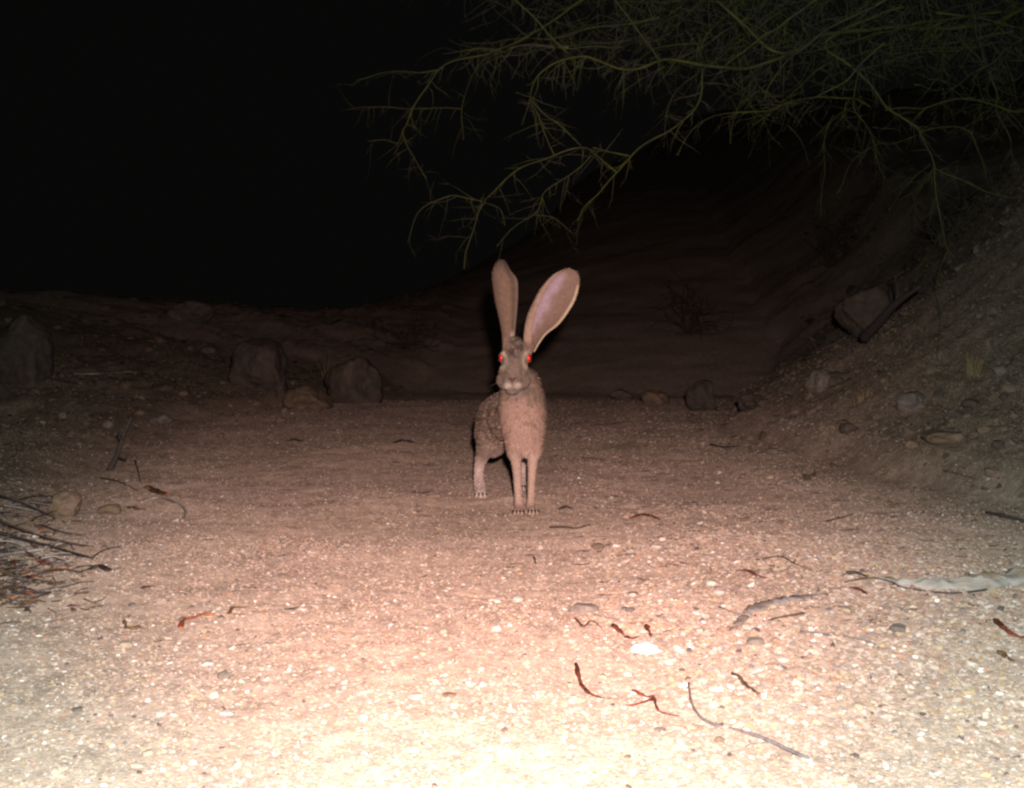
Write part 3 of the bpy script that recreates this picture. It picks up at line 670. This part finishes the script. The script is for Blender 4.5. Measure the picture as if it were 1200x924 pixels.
# torso
limb([(611, 452, d + .065, 22), (611.5, 464, d + .055, 25.5), (612.5, 482, d + .055, 28.5), (614, 504, d + .055, 26), (614.5, 518, d + .045, 18.5)], 14)
ball(600, 487, d + .17, 28, 62, 30)                      # ribs
ball(591, 493, d + .33, 28, 56, 32)                      # loin
ball(585, 496, d + .42, 26.5, 44, 32)                      # rump
ball(577, 510, d + .38, 20, 36, 26)                      # near thigh (photo left)
ball(600, 510, d + .40, 16, 34, 20)
# shoulders flowing into the forelegs
limb([(604, 505, d + .05, 13), (603, 524, d + .03, 10), (605, 540, d + .01, 6.2), (606.5, 560, d, 4.9), (607.5, 580, d, 4.7), (608.5, 592, d - .005, 5.4), (608, 598, d - .02, 4.9), (607.5, 600.0, d - .035, 4.2)])
limb([(624, 505, d + .05, 13), (626, 524, d + .03, 10), (624.5, 540, d + .015, 6.0), (623.2, 560, d + .008, 4.7), (622.5, 580, d + .008, 4.5), (622, 591, d, 5.1), (623, 597, d - .012, 4.9), (624.5, 599.5, d - .03, 4.2)])
# hind legs: thigh - hock - long foot pointing to the camera
dl, dr = hl.y, hr.y
limb([(574, 515, dl + .02, 15), (567, 530, dl + .05, 8.5), (562, 545, dl + .09, 5.4), (561, 557, dl + .09, 5.2), (562, 569, dl + .06, 6), (563, 576, dl + .02, 5.8), (563.5, 579, dl - .02, 5)])
limb([(600, 515, dr, 15), (607, 530, dr + .04, 8), (612, 544, dr + .08, 6), (613, 556, dr + .08, 5.4), (613.5, 566, dr + .05, 5.6), (613.5, 571, dr + .01, 5)])
# toes
for cx, cy, dd, sp in ((607.5, 600.3, d - .047, 3.7), (625.2, 599.8, d - .042, 3.7), (563.5, 580.0, dl - .035, 4.0), (613.5, 571.5, dr - .01, 2.6)):
    for k in (-1.5, -.5, .5, 1.5):
        ball(cx + k * sp, cy + abs(k) * .3, dd, 2.8, 5.5, 2.9)
# head
hd = d - .055
ball(604.5, 414, hd + .045, 15, 20, 14.5)                    # skull
ball(603.5, 425, hd + .025, 13.8, 20, 15)
ball(602, 437, hd + .015, 17, 17, 14)                      # cheeks
ball(602, 446, hd + .02, 20, 15, 12.5)                      # cheek ruff
ball(600.5, 448, hd - .018, 11, 11, 9.5)                   # muzzle
ball(595.5, 450, hd - .028, 6.5, 6.5, 5.6); ball(605.5, 450, hd - .028, 6.5, 6.5, 5.6)   # lip pads
ball(601, 456.5, hd - .008, 8.5, 9, 5.5)                       # chin
ball(600.5, 443, hd - .034, 4.5, 5, 4)
limb([(603.5, 405, hd + .045, 10.5), (602.8, 425, hd + .003, 10.5), (601, 440, hd - .02, 9)])
ball(590, 419, hd + .028, 4.2, 8, 7); ball(616.5, 419, hd + .028, 4.2, 8, 7)
# ear roots
limb([(598, 410, hd + .05, 8), (595.5, 398, hd + .06, 6.2)])
limb([(613, 413, hd + .052, 9), (619, 405, hd + .066, 7), (622, 396, hd + .08, 4.5)])
tmp = link('tmp', bmv, bmf); tmp.data.remesh_voxel_size = .0026
md = tmp.modifiers.new('r', 'REMESH'); md.mode = 'VOXEL'; md.voxel_size = .0026; md.use_smooth_shade = True
sm = tmp.modifiers.new('s', 'SMOOTH'); sm.factor = .6; sm.iterations = 7
dg = bpy.context.evaluated_depsgraph_get(); dg.update()
body_me = bpy.data.meshes.new_from_object(tmp.evaluated_get(dg)); bpy.data.objects.remove(tmp, do_unlink=True)
body_me.name = 'body'; nb = len(body_me.vertices); print('body verts', nb)
co = np.empty(nb * 3, np.float32); body_me.vertices.foreach_get('co', co); co = co.reshape(-1, 3).astype(float)
no = np.empty(nb * 3, np.float32); body_me.vertices.foreach_get('normal', no); no = no.reshape(-1, 3).astype(float)
cP, sP = math.cos(PITCH), math.sin(PITCH)
E = co[:, :]
# coat colour by anatomy (positions in the hare's own frame: u across, v height above the ground, w depth)
def coat(p, nrm, rnd):
    u = (p[:, 0] - foot.x) / .00207; w_ = (p[:, 1] - D0); v = (p[:, 2] - foot.z) / .00207
    # u,v in photo pixel sized units (2.07 mm); front feet at v=0, eyes about v=182
    px = u + 615
    nz = fbm(p[:, 0] * 90, p[:, 2] * 90 + p[:, 1] * 70, 3, 3)
    st = fbm(p[:, 0] * 260 + p[:, 1] * 120, p[:, 2] * 80, 9, 2)
    def C(r, g_, b_): return np.array([r, g_, b_])[None]
    buff = C(.30, .205, .165); pale = C(.44, .36, .32); grey = C(.175, .13, .10); face = C(.125, .098, .080); white = C(.34, .30, .25); dark = C(.055, .04, .035)
    c = np.repeat(buff, len(p), 0)
    def mixc(c, a, f): f = np.clip(f, 0, 1)[:, None]; return c * (1 - f) + a * f
    # lower chest and forelegs paler
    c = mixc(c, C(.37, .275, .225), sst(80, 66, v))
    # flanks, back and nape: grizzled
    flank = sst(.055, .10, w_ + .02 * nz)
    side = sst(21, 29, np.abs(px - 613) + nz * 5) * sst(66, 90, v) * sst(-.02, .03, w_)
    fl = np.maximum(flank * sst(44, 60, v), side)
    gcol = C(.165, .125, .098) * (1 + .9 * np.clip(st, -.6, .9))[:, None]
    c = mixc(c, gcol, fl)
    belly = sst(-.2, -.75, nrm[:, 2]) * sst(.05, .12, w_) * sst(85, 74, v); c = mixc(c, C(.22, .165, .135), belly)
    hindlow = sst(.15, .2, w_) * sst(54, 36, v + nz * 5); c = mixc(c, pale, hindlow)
    # dark speckle on chest
    c = mixc(c, C(.17, .11, .085), sst(.12, .42, nz) * .5 * sst(60, 80, v))
    # head
    hd_m = sst(.03, .0, w_) * sst(136, 142, v + 0 * u)
    fc = face * (1 + .55 * np.clip(st, -.8, .8))[:, None]
    fc = mixc(fc, C(.165, .125, .10), sst(14, 4, np.abs(px - 603)) * sst(150, 162, v) * sst(186, 176, v) * .5)
    fc = mixc(fc, dark * .8, sst(179, 190, v) * sst(.0, .3, nz + .2) * sst(13, 9, np.abs(px - 604)) * .85)
    ruff = sst(128, 142, v + nz * 10 + 5 * (px > 618)); c = mixc(c, C(.17, .125, .098) * (1 + .8 * np.clip(st, -.6, .9))[:, None], ruff * .85)
    c = mixc(c, fc, sst(.2, .8, hd_m))
    hv = 1.0 * (hd_m > .3)
    root = np.maximum(sst(611, 615, px) * sst(187, 193, v), sst(599, 596, px) * sst(189, 196, v)) * (w_ < .06)
    c = mixc(c, C(.175, .122, .098), root)
    # muzzle whites: two patches either side of the nose, grey chin
    m1 = np.exp(-(((px - 595.0) / 3.8) ** 2 + ((v - 153 ) / 2.8) ** 2)) + np.exp(-(((px - 606.5) / 3.8) ** 2 + ((v - 153) / 2.8) ** 2))
    c = mixc(c, white, 1.5 * m1 * hv * sst(-.03, -.055, w_))
    c = mixc(c, C(.17, .14, .125), sst(150, 147, v) * sst(13, 9, np.abs(px - 601)) * hv * .8)
    # eye rings
    for ex in (588.5, 617.8):
        r_ = np.hypot((px - ex) / 1.0, (v - 181) / 1.5); c = mixc(c, C(.30, .26, .20), np.exp(-((r_ - 5.6) / 2.0) ** 2) * hv * .9)
    # toes and soles dark
    c = mixc(c, C(.10, .08, .07), sst(4.0, 1.5, v) * sst(.05, .0, w_) * .7)
    return np.clip(c * (1 + .10 * rnd[:, None]), .01, .9)
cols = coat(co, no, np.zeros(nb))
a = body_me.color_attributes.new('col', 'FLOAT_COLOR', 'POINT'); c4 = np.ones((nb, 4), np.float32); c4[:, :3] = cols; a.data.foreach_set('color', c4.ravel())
body_me.materials.clear(); body_me.materials.append(M['coat'])
body_me.polygons.foreach_set('use_smooth', [True] * len(body_me.polygons))
body = bpy.data.objects.new('body', body_me); COL.objects.link(body); body.parent = hare; body.matrix_parent_inverse = Matrix.Translation(-hare.location)
# fur
body_me.calc_loop_triangles(); nt_ = len(body_me.loop_triangles); tri = np.empty(nt_ * 3, np.int32); body_me.loop_triangles.foreach_get('vertices', tri); tri = tri.reshape(-1, 3)
A_, B_, C__ = co[tri[:, 0]], co[tri[:, 1]], co[tri[:, 2]]
cr = np.cross(B_ - A_, C__ - A_); ar = np.linalg.norm(cr, axis=1) / 2
NF = 95000
cen = (A_ + B_ + C__) / 3
wgt = ar * np.where(cen[:, 1] < D0 + .0, 1.6, 1.0); pick = rng.choice(nt_, NF, p=wgt / wgt.sum())
r1 = np.sqrt(rng.uniform(0, 1, NF))[:, None]; r2 = rng.uniform(0, 1, NF)[:, None]
P = A_[pick] * (1 - r1) + B_[pick] * (r1 * (1 - r2)) + C__[pick] * (r1 * r2)
Nn = no[tri[pick, 0]] * 1.0; Nn /= np.linalg.norm(Nn, axis=1)[:, None] + 1e-9
vv_ = (P[:, 2] - foot.z) / .00207; ww = P[:, 1] - D0
headm = (vv_ > 139) & (ww < .02)
Lh = np.where(headm, .0045, .0085); Lh = np.where(vv_ < 66, .004, Lh); Lh = np.where((vv_ > 66) & (vv_ < 80), .008, Lh)
Lh = np.where((P[:, 1] > D0 + .15) & (vv_ < 75), .005, Lh)
Lh = Lh * rng.uniform(.6, 1.25, NF)
lay_dir = np.where(headm[:, None], np.array([0, .9, .25])[None], np.array([0, .25, -1.0])[None])
lay_dir = np.where(((~headm) & (ww > .08))[:, None], np.array([0, .8, -.6])[None], lay_dir)
T = lay_dir - (lay_dir * Nn).sum(1)[:, None] * Nn; T /= np.linalg.norm(T, axis=1)[:, None] + 1e-6
T = T + rng.normal(0, .28, (NF, 3)); 
D_ = Nn * .42 + T; D_ /= np.linalg.norm(D_, axis=1)[:, None]
D2 = Nn * .15 + T; D2 /= np.linalg.norm(D2, axis=1)[:, None]
Wd = np.cross(D_, Nn); Wd /= np.linalg.norm(Wd, axis=1)[:, None] + 1e-6
wd = np.where(headm, .0005, .0008)[:, None]
p0 = P - Nn * .001; p1 = P + D_ * (Lh * .55)[:, None]; p2 = p1 + D2 * (Lh * .45)[:, None]
VV = np.stack([p0 - Wd * wd, p0 + Wd * wd, p1 + Wd * wd * .8, p1 - Wd * wd * .8, p2], 1).reshape(-1, 3)
i0 = np.arange(NF) * 5
Ft = np.concatenate([np.stack([i0, i0 + 1, i0 + 2], 1), np.stack([i0, i0 + 2, i0 + 3], 1), np.stack([i0 + 3, i0 + 2, i0 + 4], 1)])
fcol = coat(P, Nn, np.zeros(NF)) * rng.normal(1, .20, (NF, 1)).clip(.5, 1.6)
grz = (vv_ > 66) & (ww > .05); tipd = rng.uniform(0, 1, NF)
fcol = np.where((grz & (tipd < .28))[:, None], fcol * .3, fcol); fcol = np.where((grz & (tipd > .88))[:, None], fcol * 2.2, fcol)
# leave the eyes free of hair
link('fur', VV, Ft, M['fur'], body, cols=np.repeat(np.clip(fcol, .01, .85), 5, 0)).matrix_parent_inverse = Matrix.Identity(4)

# eyes: red eyeshine of the flash put into the colour of a polished surface
em = bpy.data.materials.new('red_eyeshine'); nt, N, L = nodes(em); b = N['Principled BSDF']
b.inputs['Base Color'].default_value = (1.0, .035, .02, 1); b.inputs['Metallic'].default_value = .55; b.inputs['Roughness'].default_value = .38
b.inputs['Coat Weight'].default_value = .6; b.inputs['Coat Roughness'].default_value = .08
for ex, ey, dd_, rx, rz in ((587.4, 419.5, hd + .022, 2.5, 4.6), (619.4, 420.0, hd + .020, 2.8, 4.8)):
    c = at(ex, ey, dd_); s = dd_ / F; bm = bmesh.new(); bmesh.ops.create_uvsphere(bm, u_segments=24, v_segments=16, radius=1)
    for v in bm.verts: v.co = Vector((v.co.x * rx * s, v.co.y * 4.5 * s, v.co.z * rz * s))
    me = bpy.data.meshes.new('eye'); bm.to_mesh(me); bm.free(); me.polygons.foreach_set('use_smooth', [True] * len(me.polygons)); me.materials.append(em)
    o = bpy.data.objects.new('eye', me); COL.objects.link(o); o.location = c; o.parent = hare; o.matrix_parent_inverse = Matrix.Translation(-hare.location)
    rim = MB(); 
    rp_ = [c + Vector((math.cos(t) * (rx + .6) * s, -.2 * s, math.sin(t) * (rz + .6) * s)) for t in np.linspace(0, 2 * math.pi, 20)]
    rim.tube(rp_, [.0009] * 20, 6, smooth=0); rim.build('eyelid', M['claw'], hare)
# nose
c = at(600.5, 444.5, hd - .052); s = hd / F; mb = MB()
mb.tube([c + Vector((-3.4 * s, .004, 1.2 * s)), c + Vector((-1.6 * s, 0, 0)), c + Vector((0, -.001, -1.2 * s)), c + Vector((1.6 * s, 0, 0)), c + Vector((3.4 * s, .004, 1.2 * s))], [.001, .0028, .0035, .0028, .001], 8)
mb.tube([c + Vector((0, 0, -1.5 * s)), c + Vector((0, .001, -3.5 * s)), c + Vector((0, .003, -5.5 * s))], [.0014, .001, .0009], 6)
mb.build('nose', M['nose'], hare)
# whiskers
mb = MB(); rw = random.Random(2)
for sgn in (-1, 1):
    for k in range(2):
        p = at(600.6 + sgn * rw.uniform(6, 9), 449 + rw.uniform(-3, 3), hd - .04); L_ = rw.uniform(.03, .055)
        e = Vector((sgn * 1.0, rw.uniform(-.3, .4), rw.uniform(-.45, .35)))
        mb.tube([p, p + e * L_ * .6, p + e * L_ + Vector((0, 0, -.008))], [.0001, .00008, .00005], 4, smooth=4)
mb.build('whiskers', M['whisker'], hare)
# claws
for cx, cy, dd, sp in ((607.5, 601.3, d - .062, 3.8), (625.2, 600.8, d - .057, 3.8), (563.5, 581, dl - .052, 4.4), (613.5, 572.0, dr - .024, 2.6)):
    for k in (-1.5, -.5, .5, 1.5):
        p = at(cx + k * sp, cy - 1.2, dd); q = p + Vector((k * .001, -.010, -.0045)); q.z = max(q.z, hz(q.x, q.y) + .001)
        mb = MB(); mb.tube([p + Vector((0, .006, .002)), p + Vector((k * .0005, -.004, .001)), q], [.0026, .0022, .0007], 6); mb.build('claw', M['claw'], hare)

# ears ------------------------------------------------------------
def interp_poly(pl, n):
    pl = np.array(pl, float); s = np.r_[0, np.cumsum(np.hypot(*np.diff(pl, axis=0).T))]; s /= s[-1]; t = np.linspace(0, 1, n)
    for _ in range(1): pass
    return np.stack([np.interp(t, s, pl[:, 0]), np.interp(t, s, pl[:, 1])], 1)
def smooth_poly(pl, n):
    q, _ = smooth_path([Vector((a_, b_, 0)) for a_, b_ in pl], [0] * len(pl), 8)
    return interp_poly([(v.x, v.y) for v in q], n)
def ear(left, right, dbase, dtip, section, matfun, thick=.0022, nt=44, m_back='ear_out', rim=2):
    Lp = smooth_poly(left, nt); Rp = smooth_poly(right, nt)
    vs, fs, fm = [], [], []
    ns = 33
    for k in range(nt):
        t = k / (nt - 1); w_ = np.hypot(*(Rp[k] - Lp[k])); sec = section(t)
        sx = np.interp(np.linspace(0, 1, ns), np.linspace(0, 1, len(sec)), [q[0] for q in sec]); sy = np.interp(np.linspace(0, 1, ns), np.linspace(0, 1, len(sec)), [q[1] for q in sec])
        # soften the section
        for _ in range(3):
            sx[1:-1] = (sx[:-2] + 2 * sx[1:-1] + sx[2:]) / 4; sy[1:-1] = (sy[:-2] + 2 * sy[1:-1] + sy[2:]) / 4
        dc = dbase + (dtip - dbase) * t
        for j in range(ns):
            q = Lp[k] + (Rp[k] - Lp[k]) * sx[j]; vs.append(at(q[0], q[1], dc + sy[j] * w_ * dc / F))
    for k in range(nt - 1):
        for j in range(ns - 1):
            a_ = k * ns + j; fs.append((a_, a_ + 1, a_ + ns + 1, a_ + ns)); 
    cs = np.array([matfun(k / (nt - 1), j / (ns - 1)) for k in range(nt) for j in range(ns)])
    o = link('tmp_ear', vs, fs, mats=[M['ear'], M[m_back], M['ear_rim']], cols=cs)
    sd = o.modifiers.new('s', 'SOLIDIFY'); sd.thickness = thick; sd.offset = 0; sd.material_offset = 1; sd.material_offset_rim = rim
    ss = o.modifiers.new('b', 'SUBSURF'); ss.levels = 1; ss.render_levels = 1
    dg = bpy.context.evaluated_depsgraph_get(); dg.update()
    me = bpy.data.meshes.new_from_object(o.evaluated_get(dg)); bpy.data.objects.remove(o, do_unlink=True); me.name = 'ear'
    o = bpy.data.objects.new('ear', me); COL.objects.link(o); o.parent = hare; o.matrix_parent_inverse = Matrix.Translation(-hare.location)
    return o, vs, ns, nt
def sec_r(t):
    f = float(np.interp(t, [0, .12, .3, .5, .8, .95, 1], [.50, .45, .26, .15, .05, 0, 0]))
    dpt = float(np.interp(t, [0, .2, .5, 1], [.45, .35, .22, .08]))
    return [(f + .02, -.12 * min(1, f * 5)), (f * .5, -.14 * min(1, f * 5)), (0, -.02), (.03, .4 * dpt), (.18, .85 * dpt), (.4, dpt), (.62, .85 * dpt), (.83, .45 * dpt), (1, -.02)]
LR = [(616, 409), (613.8, 395), (617, 373), (624, 356), (634, 338), (648, 323), (661, 316.5), (668, 315)]
RR = [(626, 413), (633, 401), (641, 391), (655, 380), (667, 364), (674.5, 350), (678.5, 333), (677, 321), (673, 317)]
def lerp3(a_, b_, f): f = min(max(f, 0), 1); return tuple(p * (1 - f) + q * f for p, q in zip(a_, b_))
def mr(t, s):
    nz = mnoise.noise(Vector((t * 9, s * 5, 1))); n2 = mnoise.noise(Vector((t * 30, s * 24, 4)))
    lav, tan, br, crm, drk = (.25, .19, .22), (.165, .112, .09), (.105, .074, .058), (.38, .31, .21), (.07, .042, .035)
    if s < .26: c = br
    else:
        c = lerp3(lav, tan, (s - .60 + nz * .10) / .14)
        c = lerp3(c, tan, (t - .80 + nz * .08) / .12)
        c = lerp3(c, drk, (.16 - t) / .08 * (1 if .3 < s < .62 else .25))
        if .35 < s < .5: c = lerp3(c, tan, .4)
    if s > .96 and t < .82: c = crm
    if s < .10 and t < .85: c = crm
    c = lerp3(c, drk, max(0, (t - .9) / .1) * .35)
    return tuple(v * (1 + .22 * n2) for v in c)
er, vs_, ns_, nt__ = ear(LR, RR, hd + .055, hd + .10, sec_r, mr)
def sec_l(t):
    return [(0, .10), (.06, -.03), (.25, -.17), (.5, -.22), (.75, -.16), (.93, -.03), (1, .08), (.95, .2)]
LL = [(589.5, 412), (588.2, 390), (585, 373), (580.6, 354), (578, 337), (577, 323), (579.5, 312), (584, 306.5), (587.5, 304.3)]
RL = [(602, 410), (603, 392), (604.5, 377), (606.3, 359), (607, 342), (606, 328), (598.5, 318), (593, 308), (588.5, 304.5)]
def ml(t, s):
    n2 = mnoise.noise(Vector((t * 26, s * 18, 7))); br, lt, drk = (.130, .090, .066), (.20, .155, .135), (.055, .042, .034)
    c = lerp3((.105, .076, .058), br, s / .45); c = lerp3(c, lt, (s - .68) / .12)
    c = lerp3(c, (.085, .06, .046), (.09 - abs(s - .60)) / .06 * .7)
    c = lerp3(c, drk, (t - .80 + .12 * (s - .5)) / .16)
    c = lerp3(c, (.27, .22, .19), (1 - abs(t - .16) / .05) * (1 if .5 < s < .8 else 0))
    return tuple(v * (1 + .25 * n2) for v in c)
el, vl_, _, _ = ear(LL, RL, hd + .05, hd + .09, sec_l, ml, m_back='ear_in', rim=1)
def fringe(o, vs, ns, nt, cols, Lf, right_in):
    V_, F_ = [], []; r = random.Random(11)
    for k in range(2, nt - 1):
        row = [Vector(v) for v in vs[k * ns:(k + 1) * ns]]; mid = row[ns // 2]
        for e in (row[-1] if right_in else max(row, key=lambda v: v.x), min(row, key=lambda v: v.x)):
            out = (e - mid); out.y = 0; out.normalize(); up_ = (Vector(vs[min(k + 1, nt - 1) * ns + ns // 2]) - mid).normalized()
            for q in range(9):
                p = e + up_ * r.uniform(-.003, .003) - out * .0006; d_ = (out + up_ * r.uniform(.3, 1.5) + Vector((0, r.gauss(0, .4), 0))).normalized() * r.uniform(.4, 1) * Lf
                w_ = Vector((-d_.z, 0, d_.x)).normalized() * .00022; i0 = len(V_); V_ += [p - w_, p + w_, p + d_]; F_.append((i0, i0 + 1, i0 + 2))
    f_ = link('ear_fringe', V_, F_, cols, o); f_.matrix_parent_inverse = Matrix.Identity(4)
fringe(er, vs_, ns_, nt__, M['ear_rim'], .0035, True); fringe(el, vl_, ns_, nt__, M['ear_out'], .003, False)
er['label'] = 'ear leaning outward showing its pale pinkish lining'
el['label'] = 'ear held upright showing its brown back'
